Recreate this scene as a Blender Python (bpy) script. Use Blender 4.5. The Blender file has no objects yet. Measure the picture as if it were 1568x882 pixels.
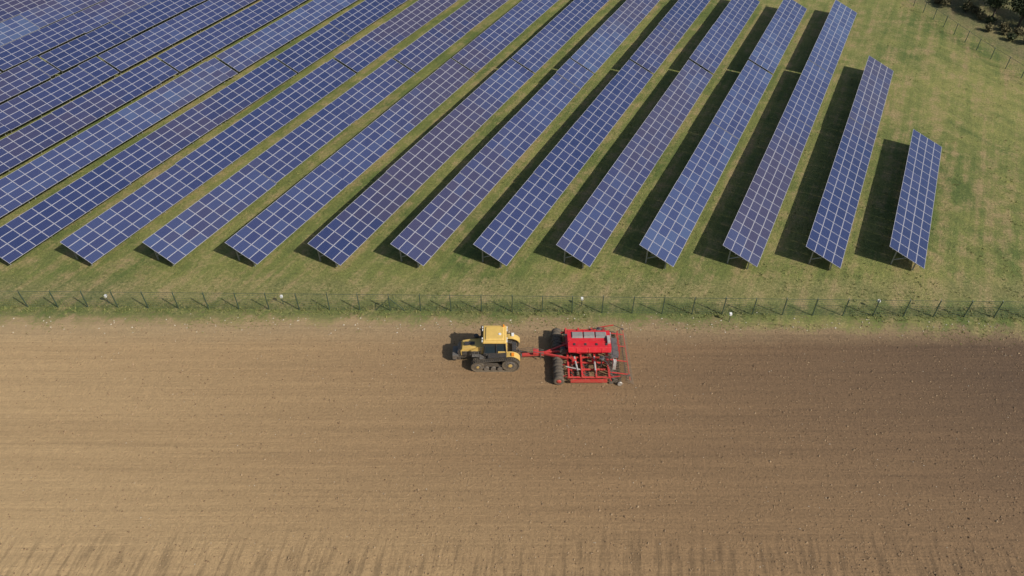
import bpy, math, random
from mathutils import Vector, Matrix, noise as mnoise
random.seed(7)
scene = bpy.context.scene
D = bpy.data

# ------------------------------------------------------------------ helpers
class NT:
    def __init__(s, name):
        s.m = D.materials.new(name); s.m.use_nodes = True
        s.t = s.m.node_tree; s.n = s.t.nodes; s.l = s.t.links
        s.b = s.n['Principled BSDF']
        s.b.inputs['Roughness'].default_value = 0.9
    def lk(s, a, b):
        if isinstance(a, bpy.types.NodeSocket): s.l.new(a, b)
        else:
            if hasattr(a, '__len__') and len(a) == 3 and b.type == 'RGBA': a = (*a, 1)
            b.default_value = a
    def math(s, op, a, b=0.0, clamp=False):
        n = s.n.new('ShaderNodeMath'); n.operation = op; n.use_clamp = clamp
        s.lk(a, n.inputs[0]); s.lk(b, n.inputs[1]); return n.outputs[0]
    def mr(s, v, a, b, c=0.0, d=1.0, smooth=False):
        n = s.n.new('ShaderNodeMapRange'); n.clamp = True
        if smooth: n.interpolation_type = 'SMOOTHSTEP'
        s.lk(v, n.inputs[0]); 
        for i, x in enumerate((a, b, c, d)): s.lk(x, n.inputs[i+1])
        return n.outputs[0]
    def mix(s, f, a, b, mode='MIX'):
        n = s.n.new('ShaderNodeMix'); n.data_type = 'RGBA'; n.blend_type = mode
        s.lk(f, n.inputs[0]); s.lk(a, n.inputs[6]); s.lk(b, n.inputs[7]); return n.outputs[2]
    def noise(s, vec, scale, detail=3, rough=0.55, dist=0.0):
        n = s.n.new('ShaderNodeTexNoise'); s.l.new(vec, n.inputs['Vector'])
        n.inputs['Scale'].default_value = scale; n.inputs['Detail'].default_value = detail
        n.inputs['Roughness'].default_value = rough; n.inputs['Distortion'].default_value = dist
        return n.outputs[0]
    def mapping(s, vec, rot=(0,0,0), scale=(1,1,1), loc=(0,0,0)):
        n = s.n.new('ShaderNodeMapping'); s.l.new(vec, n.inputs[0])
        n.inputs['Location'].default_value = loc
        n.inputs['Rotation'].default_value = rot; n.inputs['Scale'].default_value = scale
        return n.outputs[0]
    def comb(s, x, y, z=0.0):
        n = s.n.new('ShaderNodeCombineXYZ'); s.lk(x,n.inputs[0]); s.lk(y,n.inputs[1]); s.lk(z,n.inputs[2]); return n.outputs[0]
    def pos(s): return s.n.new('ShaderNodeNewGeometry').outputs['Position']
    def sep(s, v):
        n = s.n.new('ShaderNodeSeparateXYZ'); s.l.new(v, n.inputs[0]); return n.outputs
    def bump(s, h, strength, dist):
        n = s.n.new('ShaderNodeBump'); n.inputs['Strength'].default_value = strength
        n.inputs['Distance'].default_value = dist; s.l.new(h, n.inputs['Height'])
        s.l.new(n.outputs[0], s.b.inputs['Normal'])
    def col(s, c): s.lk(c, s.b.inputs['Base Color'])

def mat_plain(name, col, rough=0.6, metal=0.0, var=0.15, scale=3.0, dirt=None, dirt_amt=0.3):
    k = NT(name); p = k.pos()
    n = k.noise(p, scale, 4)
    v = k.mr(n, 0.3, 0.7, 1-var, 1+var)
    c = k.mix(1.0, col, v, 'MULTIPLY')
    if dirt:
        d = k.noise(p, scale*2.3, 5, 0.65)
        z = k.sep(p)[2]
        low = k.mr(z, 0.1, 2.2, 0.35, 0.0)
        f = k.mr(k.math('ADD', d, low), 0.5, 0.85, 0.0, dirt_amt)
        c = k.mix(f, c, dirt)
    k.col(c)
    k.b.inputs['Roughness'].default_value = rough; k.b.inputs['Metallic'].default_value = metal
    return k.m

class MB:
    def __init__(s): s.v=[]; s.f=[]; s.mi=[]
    def add(s, verts, faces, mat):
        o=len(s.v); s.v += [tuple(v) for v in verts]
        for f in faces: s.f.append(tuple(o+i for i in f)); s.mi.append(mat)
    def hexa(s, p, mat):
        s.add(p, [(0,3,2,1),(4,5,6,7),(0,1,5,4),(1,2,6,5),(2,3,7,6),(3,0,4,7)], mat)
    def box(s, x0,x1,y0,y1,z0,z1, mat):
        s.hexa([(x0,y0,z0),(x1,y0,z0),(x1,y1,z0),(x0,y1,z0),(x0,y0,z1),(x1,y0,z1),(x1,y1,z1),(x0,y1,z1)], mat)
    def beam(s, a, b, w, h, mat):
        a=Vector(a); b=Vector(b); d=(b-a).normalized()
        up=Vector((0,0,1)) if abs(d.z)<0.95 else Vector((1,0,0))
        r=d.cross(up).normalized()*w/2; u=r.cross(d).normalized()*h/2
        s.hexa([a-r-u,a+r-u,b+r-u,b-r-u,a-r+u,a+r+u,b+r+u,b-r+u], mat)
    def cyl(s, a, b, r, mat, n=16, r2=None):
        a=Vector(a); b=Vector(b); d=(b-a).normalized(); r2=r if r2 is None else r2
        up=Vector((0,0,1)) if abs(d.z)<0.95 else Vector((1,0,0))
        x=d.cross(up).normalized(); y=d.cross(x)
        vs=[a+(x*math.cos(t)+y*math.sin(t))*r for t in [2*math.pi*i/n for i in range(n)]]
        vs+=[b+(x*math.cos(t)+y*math.sin(t))*r2 for t in [2*math.pi*i/n for i in range(n)]]
        fs=[(i,(i+1)%n,n+(i+1)%n,n+i) for i in range(n)]
        fs+=[tuple(range(n-1,-1,-1)), tuple(range(n,2*n))]
        s.add(vs,fs,mat)
    def lathe_y(s, c, prof, mat, n=24):
        c=Vector(c); vs=[]; fs=[]; m=len(prof)
        for i in range(n):
            t=2*math.pi*i/n
            for (yo,r) in prof: vs.append((c.x+r*math.cos(t), c.y+yo, c.z+r*math.sin(t)))
        for i in range(n):
            j=(i+1)%n
            for k in range(m-1): fs.append((i*m+k, i*m+k+1, j*m+k+1, j*m+k))
        fs.append(tuple(i*m for i in range(n))); fs.append(tuple((n-1-i)*m+m-1 for i in range(n)))
        s.add(vs,fs,mat)
    def prism(s, poly, y0, y1, mat):
        n=len(poly)
        vs=[(p[0],y0,p[1]) for p in poly]+[(p[0],y1,p[1]) for p in poly]
        fs=[(i,(i+1)%n,n+(i+1)%n,n+i) for i in range(n)]+[tuple(range(n-1,-1,-1)),tuple(range(n,2*n))]
        s.add(vs,fs,mat)
    def tube(s, pts, r, mat, n=6):
        for i in range(len(pts)-1): s.cyl(pts[i], pts[i+1], r, mat, n)
    def hose(s, a, b, sag, r, mat, seg=6):
        a=Vector(a); b=Vector(b)
        pts=[a.lerp(b,i/seg)+Vector((0,0,sag*math.sin(math.pi*i/seg))) for i in range(seg+1)]
        s.tube(pts,r,mat,5)
    def obj(s, name, mats, bevel=0, parent=None, smooth=False, loc=None):
        me=D.meshes.new(name); me.from_pydata(s.v,[],s.f)
        for m in mats: me.materials.append(m)
        me.polygons.foreach_set('material_index', s.mi)
        if smooth: me.polygons.foreach_set('use_smooth',[True]*len(s.f))
        me.update()
        ob=D.objects.new(name,me); scene.collection.objects.link(ob)
        if bevel:
            b=ob.modifiers.new('b','BEVEL'); b.width=bevel; b.segments=2; b.limit_method='ANGLE'; b.angle_limit=math.radians(40)
        if parent: ob.parent=parent
        if loc: ob.location=loc
        return ob

def empty(name, loc=(0,0,0)):
    e=D.objects.new(name,None); scene.collection.objects.link(e); e.location=loc; return e

# ------------------------------------------------------------------ world, sun, camera
SUN_EL=math.radians(40); SUN_AZ=math.atan2(0.83,-0.56)
w=D.worlds.new("World"); scene.world=w; w.use_nodes=True
bg=w.node_tree.nodes['Background']; sky=w.node_tree.nodes.new('ShaderNodeTexSky')
sky.sky_type='NISHITA'; sky.sun_disc=False; sky.sun_elevation=SUN_EL; sky.sun_rotation=SUN_AZ
sky.air_density=1.2; sky.dust_density=2.0
w.node_tree.links.new(sky.outputs[0],bg.inputs[0]); bg.inputs[1].default_value=0.082
sl=D.lights.new('sun','SUN'); sl.energy=4.7; sl.angle=math.radians(0.6); sl.color=(1,0.94,0.85)
so=D.objects.new('sun',sl); scene.collection.objects.link(so)
S=Vector((math.sin(SUN_AZ)*math.cos(SUN_EL), math.cos(SUN_AZ)*math.cos(SUN_EL), math.sin(SUN_EL)))
so.rotation_euler=S.to_track_quat('Z','Y').to_euler(); so.location=(40,-30,80)
cd=D.cameras.new('camera'); cam=D.objects.new('camera',cd); scene.collection.objects.link(cam)
cam.location=(0,0,55); cam.rotation_euler=(math.radians(90-42.75),0,0)
cd.lens=26.4; cd.sensor_width=36; cd.clip_end=6000; cd.clip_start=0.5
scene.camera=cam
scene.view_settings.view_transform='Standard'; scene.view_settings.look='None'; scene.view_settings.exposure=0

# ------------------------------------------------------------------ ground materials
RA=math.radians(26.5)
def grass_nodes(k):
    p=k.pos(); xyz=k.sep(p)
    rowc=k.mapping(k.mapping(p,rot=(0,0,RA)),scale=(1,0.06,1))
    big=k.noise(p,0.045,5,0.6)
    med=k.noise(p,0.45,5,0.65)
    m2=k.noise(p,0.16,5,0.7)
    fine=k.noise(p,3.0,6,0.8)
    vfine=k.noise(p,8.0,3,0.7)
    st=k.noise(rowc,0.8,4,0.6)
    ux=k.math('ADD',xyz[0],40.0); uy=k.math('SUBTRACT',xyz[1],40.0)
    rr=k.math('SQRT',k.math('ADD',k.math('MULTIPLY',ux,ux),k.math('MULTIPLY',uy,uy)))
    an=k.math('ARCTAN2',uy,ux)
    mow=k.noise(k.comb(k.math('MULTIPLY',rr,0.55),k.math('MULTIPLY',an,4.0)),1.0,4,0.6)
    a=k.math('ADD',k.math('MULTIPLY',big,0.8),k.math('ADD',k.math('MULTIPLY',st,0.6),k.math('MULTIPLY',m2,0.6)))
    openf=k.mr(k.math('SUBTRACT',xyz[0],k.math('MULTIPLY',xyz[1],0.35)),8,30,0,1)
    a=k.math('ADD',a,k.math('MULTIPLY',openf,k.mr(mow,0.3,0.7,-0.08,0.20)))
    f=k.mr(a,0.82,1.20)
    c=k.mix(f,(0.094,0.130,0.026),(0.235,0.232,0.062))
    e=k.math('ADD',k.math('MULTIPLY',med,0.6),k.math('ADD',k.math('MULTIPLY',st,0.5),k.math('MULTIPLY',fine,0.3)))
    c=k.mix(k.mr(e,0.68,0.84,0,0.8),c,(0.285,0.205,0.100))
    yb=k.math('ADD',xyz[1],k.math('MULTIPLY',k.math('SUBTRACT',med,0.5),3.0))
    d1=k.math('MULTIPLY',k.mr(yb,61.5,59.8,0,1),k.mr(yb,56.5,58.0,0,1))
    c=k.mix(k.math('MULTIPLY',d1,k.mr(fine,0.35,0.6,0.0,0.5)),c,(0.28,0.225,0.105))
    g=k.math('MULTIPLY',k.mr(yb,54.2,55.3,0,1),k.mr(yb,57.3,56.2,0,1))
    c=k.mix(k.math('MULTIPLY',g,k.mr(fine,0.4,0.65,0.8,0.2)),c,(0.088,0.118,0.030))
    v=k.math('ADD',k.mr(fine,0.25,0.75,0.48,1.50),k.mr(vfine,0.25,0.75,-0.28,0.28))
    v=k.math('MULTIPLY',v,k.mr(med,0.3,0.7,0.84,1.16))
    c=k.mix(1.0,c,v,'MULTIPLY')
    return c, fine, med, p, xyz

kg=NT('grass_material'); c,fine,med,p,xyz=grass_nodes(kg)
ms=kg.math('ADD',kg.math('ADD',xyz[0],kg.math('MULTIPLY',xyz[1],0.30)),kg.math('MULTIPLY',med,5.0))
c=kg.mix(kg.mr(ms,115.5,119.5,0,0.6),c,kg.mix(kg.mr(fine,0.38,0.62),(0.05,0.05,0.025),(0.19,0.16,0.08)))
kg.col(c); kg.bump(fine,0.9,0.25)

kf=NT('soil_material'); gcol,fine,med,p,xyz=grass_nodes(kf)
X,Y=xyz[0],xyz[1]
big=kf.noise(p,0.035,4,0.55)
drill=kf.noise(kf.mapping(p,scale=(0.035,1.9,1)),1.0,5,0.75)
drill2=kf.noise(kf.mapping(p,scale=(0.02,0.33,1)),1.0,3,0.6)
xt=kf.math('ADD',X,kf.math('MULTIPLY',kf.math('SUBTRACT',big,0.5),26))
t=kf.mr(xt,-58,62,0.0,1.0)
t=kf.math('ADD',t,kf.math('MULTIPLY',kf.math('SUBTRACT',drill2,0.5),0.22))
strip=kf.math('MULTIPLY',kf.mr(X,8,34,0,1),kf.math('MULTIPLY',kf.mr(Y,40.0,47.0,0,1),kf.mr(Y,53.8,51.4,0,1)))
t=kf.math('ADD',t,kf.math('MULTIPLY',strip,0.11))
t=kf.math('ADD',t,kf.mr(Y,38,27,0.0,-0.17))
ramp=kf.n.new('ShaderNodeValToRGB'); cr=ramp.color_ramp
cr.elements[0].position=0.0; cr.elements[0].color=(0.425,0.292,0.148,1)
cr.elements[1].position=1.0; cr.elements[1].color=(0.108,0.066,0.036,1)
for ps,cc in ((0.25,(0.345,0.229,0.113)),(0.5,(0.250,0.157,0.077)),(0.75,(0.170,0.104,0.053))):
    e=cr.elements.new(ps); e.color=(*cc,1)
kf.l.new(t,ramp.inputs[0]); c=ramp.outputs[0]
hl=kf.mr(kf.math('ADD',Y,kf.math('MULTIPLY',med,2.0)),51.8,54.4,0,1)
c=kf.mix(kf.math('MULTIPLY',hl,0.6),c,(0.325,0.238,0.130))
dl=kf.mr(drill,0.3,0.7,0.86,1.13)
vert=kf.noise(kf.mapping(kf.mapping(p,rot=(0,0,0.12)),scale=(2.0,0.18,1)),1.2,4,0.65)
vm=kf.mr(kf.math('ADD',Y,kf.math('MULTIPLY',med,6)),34.2,31.8,0,1)
vd=kf.mix(vm,(1,1,1),kf.mr(vert,0.38,0.54,0.72,1.08))
c=kf.mix(1.0,c,dl,'MULTIPLY'); c=kf.mix(1.0,c,vd,'MULTIPLY')
clod=kf.noise(p,4.2,6,0.85); clod2=kf.noise(p,1.3,6,0.75)
amp=kf.mr(X,-50,50,0.17,0.42)
vv=kf.math('ADD',1.0,kf.math('MULTIPLY',kf.math('SUBTRACT',clod,0.5),kf.math('MULTIPLY',amp,5.0)))
vv=kf.math('ADD',vv,kf.math('MULTIPLY',kf.math('SUBTRACT',clod2,0.5),0.5))
c=kf.mix(1.0,c,vv,'MULTIPLY')
edge=kf.math('SUBTRACT',54.7,kf.math('MULTIPLY',kf.math('MAXIMUM',X,0.0),0.035))
q=kf.math('ADD',kf.math('SUBTRACT',Y,edge),kf.math('ADD',kf.math('MULTIPLY',kf.math('SUBTRACT',med,0.5),6.0),kf.math('MULTIPLY',kf.math('SUBTRACT',fine,0.5),5.0)))
gm=kf.mr(q,-0.9,0.8,0,1)
gm=kf.math('MAXIMUM',gm,kf.mr(Y,56.6,57.6,0,1))
c=kf.mix(gm,c,gcol)
kf.col(c)
hh=kf.math('ADD',kf.math('MULTIPLY',clod,0.8),kf.math('ADD',kf.math('MULTIPLY',drill,0.5),kf.math('MULTIPLY',vert,0.2)))
kf.bump(hh,0.85,0.20)

mb=MB(); mb.add([(-3000,-3000,-0.004),(3000,-3000,-0.004),(3000,3000,-0.004),(-3000,3000,-0.004)],[(0,1,2,3)],0)
mb.obj('grass_ground',[kg.m])
mb=MB(); mb.add([(-900,-900,0),(900,-900,0),(900,58,0),(-900,58,0)],[(0,1,2,3)],0)
mb.obj('ploughed_field',[kf.m])

# ------------------------------------------------------------------ solar rows
kp=NT('photovoltaic_glass')
at=kp.n.new('ShaderNodeAttribute'); at.attribute_name='rnd'
sp=kp.n.new('ShaderNodeSeparateColor'); kp.l.new(at.outputs['Color'],sp.inputs[0])
R,G,B=sp.outputs
uv=kp.n.new('ShaderNodeUVMap'); uv.uv_map='UVMap'
su=kp.sep(uv.outputs[0])
ramp=kp.n.new('ShaderNodeValToRGB'); cr=ramp.color_ramp
cols=[(0.0,(0.016,0.024,0.076)),(0.28,(0.022,0.034,0.104)),(0.45,(0.034,0.044,0.118)),(0.62,(0.046,0.064,0.152)),(0.8,(0.070,0.104,0.200)),(1.0,(0.115,0.165,0.27))]
cr.elements[0].position=0; cr.elements[0].color=(*cols[0][1],1); cr.elements[1].position=1; cr.elements[1].color=(*cols[-1][1],1)
for ps,cc in cols[1:-1]:
    e=cr.elements.new(ps); e.color=(*cc,1)
kp.l.new(kp.math('ADD',kp.math('MULTIPLY',R,0.20),kp.math('MULTIPLY',G,0.85)),ramp.inputs[0])
c=kp.mix(kp.mr(B,0.55,0.9,0,0.6),ramp.outputs[0],(0.058,0.046,0.074))
def gridline(sock,n,wd):
    f=kp.math('FRACT',kp.math('MULTIPLY',sock,n)); d=kp.math('ABSOLUTE',kp.math('SUBTRACT',f,0.5))
    return kp.math('GREATER_THAN',d,0.5-wd)
g=kp.math('MAXIMUM',gridline(su[0],10,0.03),gridline(su[1],6,0.03))
c=kp.mix(kp.math('MULTIPLY',g,0.25),c,(0.25,0.28,0.36))
fx=kp.math('ABSOLUTE',kp.math('SUBTRACT',su[0],0.5)); fy=kp.math('ABSOLUTE',kp.math('SUBTRACT',su[1],0.5))
fr=kp.math('MAXIMUM',kp.math('GREATER_THAN',fx,0.5-0.019),kp.math('GREATER_THAN',fy,0.5-0.030))
c=kp.mix(fr,c,(0.38,0.38,0.43))
kp.col(c); kp.lk(kp.mr(fr,0,1,0.14,0.45),kp.b.inputs['Roughness'])
steel=mat_plain('galvanised_steel',(0.30,0.31,0.32),0.5,0.5,0.15,2)

TILT=math.radians(21.7); CT,ST=math.cos(TILT),math.sin(TILT)
dx,dy=math.sin(RA),math.cos(RA); nx,ny=-dy,dx
PW=1.72; PH=1.11; GAP=0.022; HL=0.9
def make_row(x0,y0,ncol,seed,gap_at):
    rg=random.Random(seed)
    V=[];F=[];MI=[];UV=[];CL=[]
    def P(u,v,h):
        wz=HL+v*ST+h*CT; vv=v*CT-h*ST
        return (x0+dx*u+nx*vv, y0+dy*u+ny*vv, wz)
    def hexa(ps,mi,uvtop,cl):
        o=len(V); V.extend(ps)
        for k,f in enumerate([(0,3,2,1),(4,5,6,7),(0,1,5,4),(1,2,6,5),(2,3,7,6),(3,0,4,7)]):
            F.append(tuple(o+i for i in f)); MI.append(mi)
            UV.extend([(0,0),(1,0),(1,1),(0,1)] if (k==1 and uvtop) else [(0,0)]*4)
            CL.extend([cl]*4)
    def beam(a,b,wd,mi=1):
        a=Vector(a);b=Vector(b);d=(b-a).normalized()
        up=Vector((0,0,1)) if abs(d.z)<0.9 else Vector((dx,dy,0))
        r=d.cross(up).normalized()*wd/2;q=r.cross(d).normalized()*wd/2
        hexa([a-r-q,a+r-q,b+r-q,b-r-q,a-r+q,a+r+q,b+r+q,b-r+q],mi,False,(0,0,0,1))
    rowtone=rg.random(); u=0.0; i=0
    tables=[]; 
    while i<ncol:
        n=min(rg.choice([8,9,10]),ncol-i)
        if gap_at and i<gap_at<i+n: n=gap_at-i
        tables.append((i,n)); i+=n
    for (i0,n) in tables:
        if gap_at and i0==gap_at: u+=0.35
        dz=rg.uniform(-0.07,0.07); tt=rg.uniform(-0.014,0.014); tabtone=rg.random()
        us=u
        for c_ in range(n):
            for r_ in range(4):
                ua=u+GAP/2; ub=u+PW-GAP/2; va=r_*PH+GAP/2; vb=(r_+1)*PH-GAP/2
                def Q(a,b,h):
                    q=P(a,b,h); return (q[0],q[1],q[2]+dz+tt*(b-2))
                ps=[Q(ua,va,0),Q(ub,va,0),Q(ub,vb,0),Q(ua,vb,0),Q(ua,va,.04),Q(ub,va,.04),Q(ub,vb,.04),Q(ua,vb,.04)]
                mx,my=ps[0][0],ps[0][1]
                sm=mnoise.noise(Vector((mx*0.022,my*0.022,seed*0.7)))*0.6+0.5
                g=0.34*rowtone+0.14*tabtone+0.58*sm-0.10
                b=mnoise.noise(Vector((mx*0.03+40,my*0.03,seed*1.3)))*0.9+0.5
                hexa(ps,0,True,(rg.random(),min(max(g,0),1),min(max(b+rg.uniform(-.12,.12),0),1),1))
            u+=PW
        ue=u
        for v in (0.45,1.75,2.7,3.95):
            beam(P(us+0.02,v,-0.09),P(ue-0.02,v,-0.09),0.09)
        k=max(2,round((ue-us)/4.2)); 
        for j in range(k):
            uu=us+0.45+(ue-us-0.9)*j/(k-1)
            beam(P(uu,0.15,-0.19),P(uu,4.3,-0.19),0.10)
            for v in (0.95,3.35):
                t=P(uu,v,-0.22); beam((t[0],t[1],-0.2),t,0.13)
            b0=P(uu,3.35,0); b1=P(uu,2.0,-0.22)
            beam((b0[0],b0[1],0.7),b1,0.08)
    me=D.meshes.new('solar_panel_row'); me.from_pydata(V,[],F)
    me.materials.append(kp.m); me.materials.append(steel)
    me.polygons.foreach_set('material_index',MI)
    ul=me.uv_layers.new(name='UVMap'); ul.data.foreach_set('uv',[c for t in UV for c in t])
    ca=me.color_attributes.new('rnd','FLOAT_COLOR','CORNER'); ca.data.foreach_set('color',[c for t in CL for c in t])
    me.update()
    ob=D.objects.new('solar_panel_row',me); scene.collection.objects.link(ob)
for r in range(24):
    x0=45.0-9.12*r; y0=61.6+0.009*9.12*r
    nc={0:16,1:30,2:44,3:45,4:47}.get(r,78)
    make_row(x0,y0,nc,r+3,29 if r>1 else None)

# ------------------------------------------------------------------ fences
green=mat_plain('fence_green_paint',(0.045,0.072,0.05),0.5,0,0.2)
wire=mat_plain('fence_wire',(0.10,0.13,0.095),0.5,0,0.1)
def fence(pts,h,step,name,dense=True):
    mb=MB(); rg=random.Random(5)
    P=[Vector((*p,0)) for p in pts]; out=[P[0]]
    for a,b in zip(P,P[1:]):
        L=(b-a).length; n=max(1,round(L/step))
        for i in range(1,n+1): out.append(a.lerp(b,i/n))
    prev=None
    for i,q in enumerate(out):
        lean=Vector((rg.uniform(-.05,.05),rg.uniform(-.05,.05),0))
        top=q+Vector((0,0,h+rg.uniform(-.04,.04)))+lean
        mb.beam(q-Vector((0,0,.2)),top,0.085,0.085,0)
        mb.beam(top,top+Vector((0,0.12,0.12)),0.04,0.04,0)
        if i%23==11 and i+1<len(out):
            d=(out[i+1]-q).normalized()
            mb.beam(q+Vector((0,0,h*.8)),q+d*1.5,0.05,0.05,0); mb.beam(q+Vector((0,0,h*.8)),q-d*1.5,0.05,0.05,0)
        if prev:
            a,b=prev; 
            zs=[0.05+ (h-0.1)*j/8 for j in range(9)] if dense else [0.1,0.5,0.9,1.3,h-.05]
            for z in zs: mb.beam(a+Vector((0,0.05,z)),q+Vector((0,0.05,z)),0.012,0.012,1)
            mb.beam(a+Vector((0,0.05,h-.02)),q+Vector((0,0.05,h-.02)),0.02,0.02,0)
            d=q-a; n=int(d.length/ (0.25 if dense else 0.5))
            for j in range(n):
                s=a+d*(j/n)+Vector((0,0.05,0)); mb.beam(s,s+Vector((0,0,h-.05)),0.008,0.008,1)
        prev=(q,top)
    return mb.obj(name,[green,wire])
fence([(-120,57.6),(-54,56.6),(0,55.85),(53,54.95),(86,54.3)],2.25,3.12,'boundary_fence')
fence([(86,54.3),(86,70),(83.5,88),(79.5,104),(76.2,117),(72.4,138),(66,160),(50,190)],1.9,3.0,'boundary_fence',False)

white=mat_plain('white_plastic',(0.72,0.72,0.70),0.5,0,0.05)
for (x,y) in ((-42.5,57.1),(-24.1,57.0),(7.3,56.7),(22.3,54.4),(38.1,56.3)):
    mb=MB(); mb.cyl((x,y,-.1),(x,y,0.95),0.035,1,8)
    mb.cyl((x,y-.1,1.02),(x,y+.14,1.06),0.13,0,12); mb.box(x-.12,x+.12,y-.13,y+.15,1.17,1.21,0)
    mb.obj('security_sensor_post',[white,green],0.01)

# ------------------------------------------------------------------ small vegetation & stones
def tint_mat(name,ca,cb,rough=0.9):
    k=NT(name); n=k.n.new('ShaderNodeNewGeometry').outputs['Random Per Island']
    k.col(k.mix(n,ca,cb)); k.b.inputs['Roughness'].default_value=rough; return k.m
tuft_m=tint_mat('grass_blade_material',(0.085,0.118,0.028),(0.26,0.24,0.08))
mb=MB(); rg=random.Random(11)
def tuft(x,y,s):
    vs=[];fs=[]
    for i in range(5):
        a=rg.uniform(0,6.28); r=s*rg.uniform(.4,.9); h=s*rg.uniform(.4,.8); wv=s*.18
        bx=x+rg.uniform(-.3,.3)*s; by=y+rg.uniform(-.3,.3)*s
        px,py=-math.sin(a)*wv,math.cos(a)*wv
        o=len(vs); vs+= [(bx-px,by-py,0),(bx+px,by+py,0),(bx+math.cos(a)*r,by+math.sin(a)*r,h)]
        fs.append((o,o+1,o+2))
    mb.add(vs,fs,0)
for i in range(13000):
    y=56+ (rg.random()**1.6)*90; xm=0.72*(y+50)+4; x=rg.uniform(-xm,xm)
    if mnoise.noise(Vector((x*.15,y*.15,3)))<-0.05: continue
    tuft(x,y,rg.uniform(.10,.28))
for i in range(2600):
    x=rg.uniform(-66,70); y=55.9-0.015*x+rg.gauss(0,0.5)
    if mnoise.noise(Vector((x*.10,y*.1,5)))<-0.1: continue
    tuft(x,y,rg.uniform(.08,.30))
for i in range(1300):
    x=rg.uniform(-60,62); y=54.9-0.035*max(x,0)-abs(rg.gauss(0,0.9))
    if mnoise.noise(Vector((x*.12,y*.3,9)))<0.05: continue
    tuft(x,y,rg.uniform(.07,.19))
mb.obj('grass_tufts',[tuft_m])
clod_m=tint_mat('soil_clod_material',(0.13,0.080,0.043),(0.35,0.245,0.14))
stone_m=tint_mat('flint_stone_material',(0.33,0.28,0.2),(0.55,0.50,0.41))
mb=MB()
def clod(x,y,s,mi):
    vs=[Vector(v)*s*rg.uniform(.7,1.3) for v in ((1,0,0),(0,1,0),(-1,0,0),(0,-1,0),(0,0,.8),(0,0,-.5))]
    a=rg.uniform(0,3); ca,sa=math.cos(a),math.sin(a)
    vs=[(x+v.x*ca-v.y*sa,y+v.x*sa+v.y*ca,v.z+s*.2) for v in vs]
    mb.add(vs,[(0,1,4),(1,2,4),(2,3,4),(3,0,4),(1,0,5),(2,1,5),(3,2,5),(0,3,5)],mi)
n=0
while n<14000:
    y=rg.uniform(24,54); xm=0.72*(y+50)*1.0+3; x=rg.uniform(-xm,xm)
    if rg.random()>0.2+0.8*(x+55)/110: continue
    clod(x,y,rg.uniform(.025,.085)*(1.0 if rg.random()<.95 else 1.5),0); n+=1
for i in range(600):
    y=rg.uniform(24,56.5); xm=0.72*(y+50)+3; x=rg.uniform(-xm,xm)
    clod(x,y,rg.uniform(.025,.055),1)
for i in range(200):
    x=rg.uniform(-60,60); clod(x,rg.gauss(54,.8),rg.uniform(.04,.10),1)
mb.obj('soil_clods',[clod_m,stone_m])

# ------------------------------------------------------------------ trees / scrub
bark=mat_plain('bark',(0.09,0.07,0.05),0.9,0,0.2)
leafd=tint_mat('leaf_material',(0.018,0.028,0.010),(0.065,0.080,0.028))
leafb=tint_mat('scrub_leaf_material',(0.07,0.060,0.028),(0.18,0.155,0.07))
def tree_mesh(name,h,rad,seed,lm,nleaf):
    rg=random.Random(seed); mb=MB(); tips=[]
    def limb(p,d,L,r,lvl):
        q=p+d*L; mid=p+d*L*.5+Vector((rg.uniform(-1,1),rg.uniform(-1,1),0))*L*.06
        mb.cyl(p,mid,r,0,7,r*.8); mb.cyl(mid,q,r*.8,0,7,r*.55)
        tips.append((q,L)); 
        if lvl<3:
            for k in range(4 if lvl else 6):
                a=rg.uniform(0,6.28); el=rg.uniform(.2,1.1)
                nd=Vector((math.cos(a)*math.cos(el),math.sin(a)*math.cos(el),math.sin(el)))
                limb(p+d*L*rg.uniform(.45,1),(nd+d*.3).normalized(),L*rg.uniform(.5,.72),r*.5,lvl+1)
    limb(Vector((0,0,-.2)),Vector((0,0,1)),h*.42,h*.03,0)
    for i in range(nleaf):
        q,L=rg.choice(tips[1:]); c=q+Vector((rg.gauss(0,1),rg.gauss(0,1),rg.gauss(0,.8)))*rad*.16
        s=rg.uniform(.10,.24)*max(1,h/7); a=Vector((rg.gauss(0,1),rg.gauss(0,1),rg.gauss(0,1))).normalized()
        b=a.cross(Vector((rg.gauss(0,1),rg.gauss(0,1),rg.gauss(0,1)))).normalized()
        mb.add([c-a*s,c+b*s*.6,c+a*s,c-b*s*.6],[(0,1,2,3)],1)
    return mb.obj(name,[bark,lm])
T=[((80,138),6),((82.5,134.5),6.5),((85,130),6),((87.5,126),7),((90.5,122),7),((93,118),7),((84,141),8),((88,134),8),((92,129),8),((96,124),8),((79,145),8),((99,116),7)]
for i,((x,y),h) in enumerate(T):
    o=tree_mesh('hedgerow_tree',h,h*.42,20+i,leafd,3800); o.location=(x,y,0); o.rotation_euler[2]=i
for i in range(20):
    t=i/19; x=90-11*t+random.uniform(-2.5,1.5); y=112+26*t+random.uniform(-3,2)
    o=tree_mesh('scrub_bush',random.uniform(1.2,2.4),1.4,60+i,leafb if i%4 else leafd,450); o.location=(x,y,0)

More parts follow.
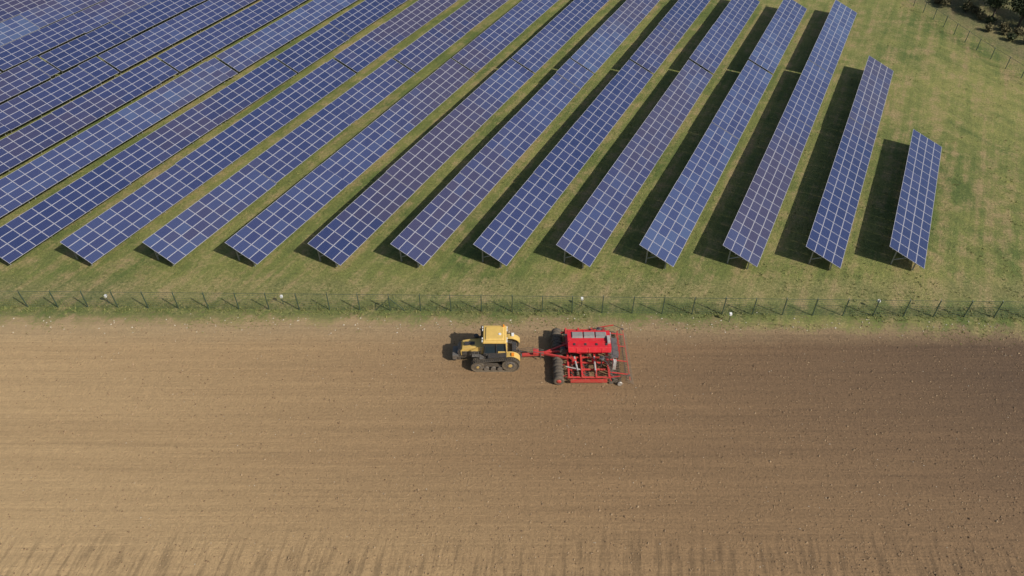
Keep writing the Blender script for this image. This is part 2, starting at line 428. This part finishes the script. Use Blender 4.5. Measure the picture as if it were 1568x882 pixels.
# ------------------------------------------------------------------ tractor (drives toward -X)
dust=(0.30,0.22,0.13)
yel=mat_plain('yellow_paint',(0.62,0.415,0.115),0.42,0,0.08,2,dust,0.4)
blk=mat_plain('black_plastic',(0.035,0.035,0.038),0.55,0,0.2,3,dust,0.3)
rub=mat_plain('rubber',(0.045,0.043,0.040),0.85,0,0.2,4,dust,0.5)
gry=mat_plain('grey_metal',(0.16,0.16,0.16),0.5,0.4,0.2,4,dust,0.4)
gls=mat_plain('cab_glass',(0.025,0.040,0.050),0.06,0,0.05)
lgt=mat_plain('lamp_lens',(0.7,0.7,0.68),0.2,0,0.05)
org=mat_plain('beacon_orange',(0.8,0.25,0.02),0.3,0,0.05)
TM=[yel,blk,rub,gry,gls,lgt,org]
tr=empty('tracked_tractor',(-1.55,49.35,0))
mb=MB()
mb.box(-3.5,1.9,-.42,.42,.55,1.15,1)
mb.box(-.9,1.7,-.75,.75,.75,1.35,1)
mb.prism([(-3.35,1.1),(-3.4,1.75),(-3.2,1.98),(-2.4,2.15),(-1.15,2.28),(-1.15,1.1)],-.60,.60,0)
mb.box(-3.25,-1.5,-.64,.64,1.15,1.68,1)
mb.prism([(-3.62,0.75),(-3.66,1.72),(-3.36,1.95),(-3.32,0.75)],-.53,.53,1)
mb.box(-3.0,-1.9,-.22,.22,2.05,2.19,1)
for x in (-2.9,-2.5,-2.1,-1.7): mb.box(x,x+.06,-.66,.66,1.2,1.62,3)
for y in (-.36,.36): mb.box(-3.69,-3.6,y-.12,y+.12,1.35,1.55,5)
for k in range(10): mb.box(-4.2,-3.62,-.60+.122*k,-.60+.122*k+.105,.50,1.12,3)
mb.box(-3.7,-3.4,-.66,.66,.55,.9,1)
mb.box(1.0,1.9,-1.1,1.1,.55,1.1,3); mb.box(-1.9,-1.4,-1.1,1.1,.5,.8,3)
mb.box(-1.0,-.2,-1.08,-.76,.95,1.65,1); mb.box(-1.0,-.2,.76,1.08,.95,1.65,1)
for k in range(4): mb.box(-1.55,-1.1,-1.75+.13*k,-1.5+.13*k,.55+.28*k,.59+.28*k,3)
mb.beam((-1.1,-1.72,.5),(-1.1,-1.2,1.9),.04,.04,1); mb.beam((-1.55,-1.72,.5),(-1.55,-1.2,1.9),.04,.04,1)
mb.cyl((-1.35,.78,1.4),(-1.35,.78,3.15),.11,3,12); mb.cyl((-1.35,.78,3.1),(-1.5,.78,3.35),.08,1,12)
mb.cyl((-1.9,.76,1.5),(-1.9,.76,2.35),.16,1,14); mb.cyl((-1.9,.76,2.35),(-1.9,.76,2.5),.22,1,14)
mb.box(-2.3,-1.1,-1.0,-.66,1.28,1.34,3); mb.box(-2.3,-1.1,.66,1.0,1.28,1.34,3)
mb.beam((1.8,.45,.7),(2.5,.4,.55),.12,.16,1); mb.beam((1.8,-.45,.7),(2.5,-.4,.55),.12,.16,1)
mb.beam((1.8,.45,1.5),(2.3,.42,.65),.08,.08,3); mb.beam((1.8,-.45,1.5),(2.3,-.42,.65),.08,.08,3)
mb.box(1.55,1.95,-.6,.6,1.1,1.75,1); mb.beam((1.7,0,.6),(2.6,0,.55),.16,.1,3)
mb.obj('chassis_and_hood',TM,.03,tr)
mb=MB()
def ring(x0,x1,w0,z): return [(x0,-w0,z),(x1,-w0,z),(x1,w0,z),(x0,w0,z)]
lo=ring(-1.15,1.0,.84,1.35); hi=ring(-1.05,.88,.96,3.3)
mb.hexa(lo+hi,4)
for a,c_ in zip(lo,hi):
    mb.beam((a[0]*1.01,a[1]*1.015,a[2]),(c_[0]*1.01,c_[1]*1.015,c_[2]),.10,.10,1)
mb.beam((.05,-.87,1.35),(.05,-.98,3.3),.08,.08,1); mb.beam((.05,.87,1.35),(.05,.98,3.3),.08,.08,1)
mb.box(-1.2,1.06,-.9,.9,1.25,1.66,1)
mb.box(.2,1.09,-.93,.93,1.35,1.95,0)
mb.obj('cab',TM,.02,tr)
mb=MB()
mb.hexa(ring(-1.24,1.06,1.16,3.28)+ring(-1.16,1.0,1.08,3.52),0)
mb.hexa(ring(-1.02,.84,.92,3.522)+ring(-.9,.7,.78,3.62),0)
mb.obj('cab_roof',TM,.08,tr)
mb=MB()
for y in (-.9,-.55,.55,.9): mb.box(-1.30,-1.2,y-.1,y+.1,3.33,3.45,5); mb.box(1.03,1.12,y-.1,y+.1,3.33,3.45,5)
mb.cyl((.75,.88,3.5),(.75,.88,3.78),.07,6,12); mb.cyl((.4,-.2,3.6),(.4,-.2,3.68),.14,5,14)
for s in (-1,1):
    mb.beam((-1.1,.98*s,2.9),(-1.35,1.55*s,2.95),.04,.04,1); mb.box(-1.42,-1.34,1.45*s-.14,1.45*s+.14,2.45,2.98,1)
mb.beam((-1.05,-1.0,1.9),(-.95,-1.05,2.9),.03,.03,1)
mb.obj('lights_and_mirrors',TM,.01,tr)
def hull(circs,off=0):
    pts=[]
    for (cx,cz,r) in circs:
        for i in range(48):
            t=2*math.pi*i/48; pts.append((cx+(r+off)*math.cos(t),cz+(r+off)*math.sin(t)))
    pts=sorted(set(pts))
    def half(ps):
        h=[]
        for p_ in ps:
            while len(h)>1 and (h[-1][0]-h[-2][0])*(p_[1]-h[-2][1])-(h[-1][1]-h[-2][1])*(p_[0]-h[-2][0])<=0: h.pop()
            h.append(p_)
        return h[:-1]
    return half(pts)+half(pts[::-1])
def resample(poly,step):
    n=len(poly)
    per=sum(math.dist(poly[i],poly[(i+1)%n]) for i in range(n)); m=round(per/step); st=per/m
    i=0;acc=0;res=[]
    for k in range(m):
        tgt=k*st
        while acc+math.dist(poly[i%n],poly[(i+1)%n])<tgt: acc+=math.dist(poly[i%n],poly[(i+1)%n]); i+=1
        a,b_=poly[i%n],poly[(i+1)%n]; d=math.dist(a,b_); f=(tgt-acc)/d
        res.append((a[0]+(b_[0]-a[0])*f,a[1]+(b_[1]-a[1])*f,(b_[0]-a[0])/d,(b_[1]-a[1])/d))
    return res
circs=[(1.38,.88,.80),(-1.72,.66,.58)]
for s,nm in ((-1,'track_near'),(1,'track_far')):
    mb=MB(); ya,yb=sorted((1.08*s,1.78*s)); yc=(ya+yb)/2
    rs=resample(hull(circs),.12); n=len(rs)
    vs=[];fs=[]
    for (x,z,tx,tz) in rs:
        ox,oz=tz*.05,-tx*.05
        vs+=[(x,ya,z),(x,yb,z),(x+ox,yb,z+oz),(x+ox,ya,z+oz)]
    for i in range(n):
        j=(i+1)%n
        for k in range(4): fs.append((i*4+k,i*4+(k+1)%4,j*4+(k+1)%4,j*4+k))
    mb.add(vs,fs,2)
    for i,(x,z,tx,tz) in enumerate(resample(hull(circs,.05),.19)):
        ox,oz=tz,-tx
        for (u0,u1,sk) in ((ya,yc-.02,-.06),(yc+.02,yb,.06)):
            a=Vector((x+sk*tx,u0,z+sk*tz)); b_=Vector((x-sk*tx,u1,z-sk*tz)); T_=Vector((tx,0,tz))*.035; O=Vector((ox,0,oz))*.055
            mb.hexa([a-T_,a+T_,b_+T_,b_-T_,a-T_+O,a+T_+O,b_+T_+O,b_-T_+O],2)
    for (cx,cz,r) in ((1.38,.88,.78),(-1.72,.66,.56)):
        mb.lathe_y((cx,yc,cz),[(-.29,r*.72),(-.29,r),(-.05,r),(-.05,r*.8),(.05,r*.8),(.05,r),(.29,r),(.29,r*.72)],2,32)
        mb.lathe_y((cx,yc,cz),[(-.31,r*.25),(-.31,r*.60),(-.27,r*.68),(.27,r*.68),(.31,r*.60),(.31,r*.25)],3,32)
        mb.lathe_y((cx,yc,cz),[(-.36,r*.1),(-.36,r*.24),(.36,r*.24),(.36,r*.1)],0 ,20)
        for q in range(8):
            t=q*math.pi/4; mb.cyl((cx+r*.45*math.cos(t),yc-.33,cz+r*.45*math.sin(t)),(cx+r*.45*math.cos(t),yc+.33,cz+r*.45*math.sin(t)),r*.09,1,8)
    for cx in (-.9,-.25,.4): mb.lathe_y((cx,yc,.33),[(-.27,.1),(-.27,.25),(.27,.25),(.27,.1)],3,18)
    mb.box(-1.3,.8,yc-.12,yc+.12,.5,.78,1)
    mb.obj(nm,TM,0,tr)
    mb=MB()
    arc=[]
    for i in range(13):
        t=math.radians(25+ i*(85)/12); arc.append((1.38+1.04*math.cos(t),.88+1.04*math.sin(t)))
    arc.append((.3,1.78)); arc.append((-.75,1.68))
    inner=[(x*1.0-( .045 if x>1.3 else 0),z-.045) for x,z in arc]
    yy=sorted((.84*s,1.5*s))
    for i in range(len(arc)-1):
        a,b_=arc[i],arc[i+1]; c_,d_=inner[i],inner[i+1]
        mb.hexa([(c_[0],yy[0],c_[1]),(d_[0],yy[0],d_[1]),(d_[0],yy[1],d_[1]),(c_[0],yy[1],c_[1]),
                 (a[0],yy[0],a[1]),(b_[0],yy[0],b_[1]),(b_[0],yy[1],b_[1]),(a[0],yy[1],a[1])],0 if i<len(arc)-3 else 1)
    mb.box(1.5,1.75,s*1.3-.18,s*1.3+.18,1.94,2.06,5 if s>0 else 6)
    mb.obj('fender',TM,0,tr)

# ------------------------------------------------------------------ seed drill (trailed behind)
red=mat_plain('red_paint',(0.55,0.018,0.028),0.38,0,0.08,2,dust,0.35)
tyr=mat_plain('tyre_rubber',(0.045,0.043,0.041),0.9,0,0.2,4,dust,0.4)
ltg=mat_plain('light_grey_metal',(0.42,0.41,0.39),0.45,0.2,0.15,4,dust,0.4)
tarp=mat_plain('grey_hopper_cover',(0.22,0.21,0.20),0.7,0,0.15,3,dust,0.4)
SM=[red,tyr,gry,ltg,tarp,blk,white]
dr=empty('trailed_seed_drill',(-.06,49.2,0)); dr.scale=(1.05,1.08,1.08)
mb=MB()
mb.beam((1.0,0,.62),(3.3,0,.80),.22,.26,0); mb.box(.85,1.15,-.1,.1,.5,.7,2)
mb.beam((2.9,0,.82),(5.1,.85,1.12),.16,.2,0); mb.beam((2.9,0,.82),(5.1,-.85,1.12),.16,.2,0)
mb.beam((2.1,.0,.9),(5.1,0,1.14),.12,.16,0)
mb.box(2.0,2.5,-.28,.28,.95,1.15,0); mb.cyl((2.7,-.18,.3),(2.7,-.18,1.05),.05,2,8)
for i,(y,sg) in enumerate(((.1,.3),(-.1,.25),(.22,.4),(-.2,.45))): mb.hose((.4,y,1.1),(3.0,y*1.2,1.0),sg*.6,.025,5,7)
for x in (5.15,6.35,7.6,8.75): mb.beam((x,-2.95,1.0),(x,2.95,1.0),.17,.17,0)
for y in (-2.85,-1.95,-1.15,-.55,.55,1.15,1.95,2.85): mb.beam((5.0,y,.86),(8.9,y,.86),.12,.14,0)
for y in (-2.62,-1.31,0.0,1.31,2.62): mb.beam((4.3,y,.55),(5.15,y,.92),.07,.14,0)
for s in (-1,1):
    mb.box(5.3,8.6,s*3.0-.03,s*3.0+.03,.35,.75,0)
    mb.box(5.5,5.9,s*1.25-.2,s*1.25+.2,1.09,1.5,0); mb.box(7.3,7.7,s*1.25-.2,s*1.25+.2,1.09,1.5,0)
    mb.cyl((5.7,s*1.0,1.5),(5.95,s*2.3,1.15),.085,3,10); mb.cyl((5.95,s*2.3,1.15),(6.0,s*2.7,1.05),.04,2,8)
    mb.cyl((7.5,s*1.0,1.5),(7.55,s*2.3,1.15),.085,3,10); mb.cyl((7.55,s*2.3,1.15),(7.6,s*2.7,1.05),.04,2,8)
    mb.cyl((4.9,s*1.9,1.2),(6.2,s*2.2,1.15),.06,3,10)
    mb.box(9.2,9.24,s*1.6-.2,s*1.6+.2,1.3,1.7,6)
mb.obj('drill_frame',SM,.015,dr)
mb=MB()
for i in range(16):
    y=-3.05+6.1*(i+.5)/16; x=4.28+(.03 if i%2 else -.03)
    mb.lathe_y((x,y,.5),[(-.17,.24),(-.185,.38),(-.16,.48),(-.09,.51),(.09,.51),(.16,.48),(.185,.38),(.17,.24)],1,24)
    mb.lathe_y((x,y,.5),[(-.172,.05),(-.172,.235),(.172,.235),(.172,.05)],0,14)
mb.obj('tyre_packer',SM,0,dr,True)
mb=MB()
for (x0,ang) in ((5.75,.3),(6.85,-.3)):
    for i in range(24):
        y=-2.9+5.8*(i+.5)/24; c_=Vector((x0,y,.27)); ax=Vector((math.sin(ang),math.cos(ang),.08)).normalized()
        mb.cyl(c_-ax*.012,c_+ax*.012,.27,2,16); mb.beam(c_+ax*.03,(x0-.38,y,.92),.04,.07,0 if i%2 else 2)
mb.obj('cultivator_discs',SM,0,dr)
mb=MB()
def rect(x0,x1,y0,y1,z): return [(x0,y0,z),(x1,y0,z),(x1,y1,z),(x0,y1,z)]
mb.hexa(rect(6.2,7.9,-.35,.45,1.15)+rect(5.15,9.0,-1.02,1.22,2.05),0)
mb.hexa(rect(5.15,9.0,-1.02,1.22,2.052)+rect(5.1,9.02,-.82,1.25,2.50),0)
for x in (5.9,7.0,8.2):
    mb.beam((x,-.84,2.46),(x,-1.03,2.07),.08,.05,0)
    for s,yy0,yy1 in ((-1,-1.04,-.37),(1,1.24,.47)):
        mb.beam((x,yy0,2.05),(6.2+(x-5.15)*.44,yy1,1.14),.08,.05,0)
mb.obj('hopper',SM,.05,dr)
mb=MB()
for i in range(3):
    x0=5.5+i*1.08; mb.hexa(rect(x0,x0+1.02,.28,1.05,2.505)+rect(x0+.06,x0+.96,.38,.95,2.62),4)
mb.beam((5.2,-.15,2.54),(8.9,-.15,2.54),.07,.07,0)
for x in (5.7,6.7,7.7,8.6): mb.box(x-.1,x+.1,-.6,-.35,2.505,2.55,5)
mb.box(8.68,8.95,-.4,.4,2.505,2.75,3)
mb.box(9.08,9.75,-1.2,1.2,1.55,1.59,2)
for y in (-1.2,-.4,.4,1.2): mb.beam((9.72,y,1.59),(9.72,y,2.5),.04,.04,0)
mb.beam((9.72,-1.2,2.5),(9.72,1.2,2.5),.045,.045,0); mb.beam((9.72,-1.2,2.1),(9.72,1.2,2.1),.035,.035,0)
for k in range(5): mb.box(9.2,9.5,-1.65,-1.28,.5+.24*k,.53+.24*k,3)
mb.beam((9.2,-1.5,.45),(9.2,-1.25,1.6),.04,.04,0); mb.beam((9.5,-1.5,.45),(9.5,-1.25,1.6),.04,.04,0)
mb.cyl((4.75,-.55,1.65),(4.75,-.2,1.65),.34,5,20); mb.cyl((4.75,-.2,1.65),(5.6,0,1.5),.11,5,10)
for y in (-1.75,1.75):
    mb.cyl((8.1,y,1.0),(8.1,y,2.05),.07,5,10); mb.cyl((8.1,y,2.05),(8.1,y,2.2),.22,2,18); mb.cyl((8.1,y,2.2),(8.1,y,2.3),.12,5,14)
    mb.hose((7.0,y*.2,1.15),(8.1,y,1.05),-.1,.06,5)
    for k in range(10):
        a=y+ (k-4.5)*.28; mb.hose((8.1+.2*math.cos(k),y+.2*math.sin(k),2.1),(9.15,a,.75),.25,.022,5,5)
mb.obj('cover_platform_distributors',SM,.012,dr)
mb=MB()
for i in range(40):
    y=-2.95+5.9*(i+.5)/40; x=9.0+(.32 if i%2 else 0)
    mb.beam((8.75,y,.98),(x,y,.42),.045,.07,0 if i%4==0 else 2)
    mb.cyl((x,y-.012,.2),(x,y+.012,.2),.19,2,14)
    mb.lathe_y((x+.48,y,.17),[(-.03,.05),(-.035,.15),(0,.17),(.035,.15),(.03,.05)],1,14)
    mb.beam((x,y,.4),(x+.48,y,.18),.03,.05,5)
mb.beam((8.75,-3.0,1.02),(8.75,3.0,1.02),.12,.12,0)
for y in (-2.4,-.9,.9,2.4): mb.beam((8.8,y,1.04),(10.55,y,.72),.06,.08,0)
mb.beam((10.3,-3.05,.74),(10.3,3.05,.74),.06,.06,5); mb.beam((10.62,-3.05,.74),(10.62,3.05,.74),.05,.05,0)
for i in range(44):
    y=-3.0+6.0*i/43; mb.tube([(10.62,y,.72),(10.72,y,.35),(11.05,y+.05,.02)],.014,2,4)
    if i%2: mb.tube([(10.3,y,.72),(10.38,y,.35),(10.72,y+.05,.02)],.014,2,4)
for s in (-1,1):
    mb.beam((8.2,s*3.05,1.0),(9.7,s*3.08,1.3),.07,.07,0); mb.beam((9.7,s*3.08,1.3),(10.5,s*2.8,1.1),.04,.04,5)
    mb.cyl((10.5,s*2.8-.02,1.05),(10.5,s*2.8+.02,1.05),.16,2,14)
    mb.lathe_y((9.75,s*3.05,.24),[(-.06,.08),(-.07,.2),(0,.24),(.07,.2),(.06,.08)],3 if s<0 else 1,18)
mb.obj('coulters_and_harrow',SM,0,dr)
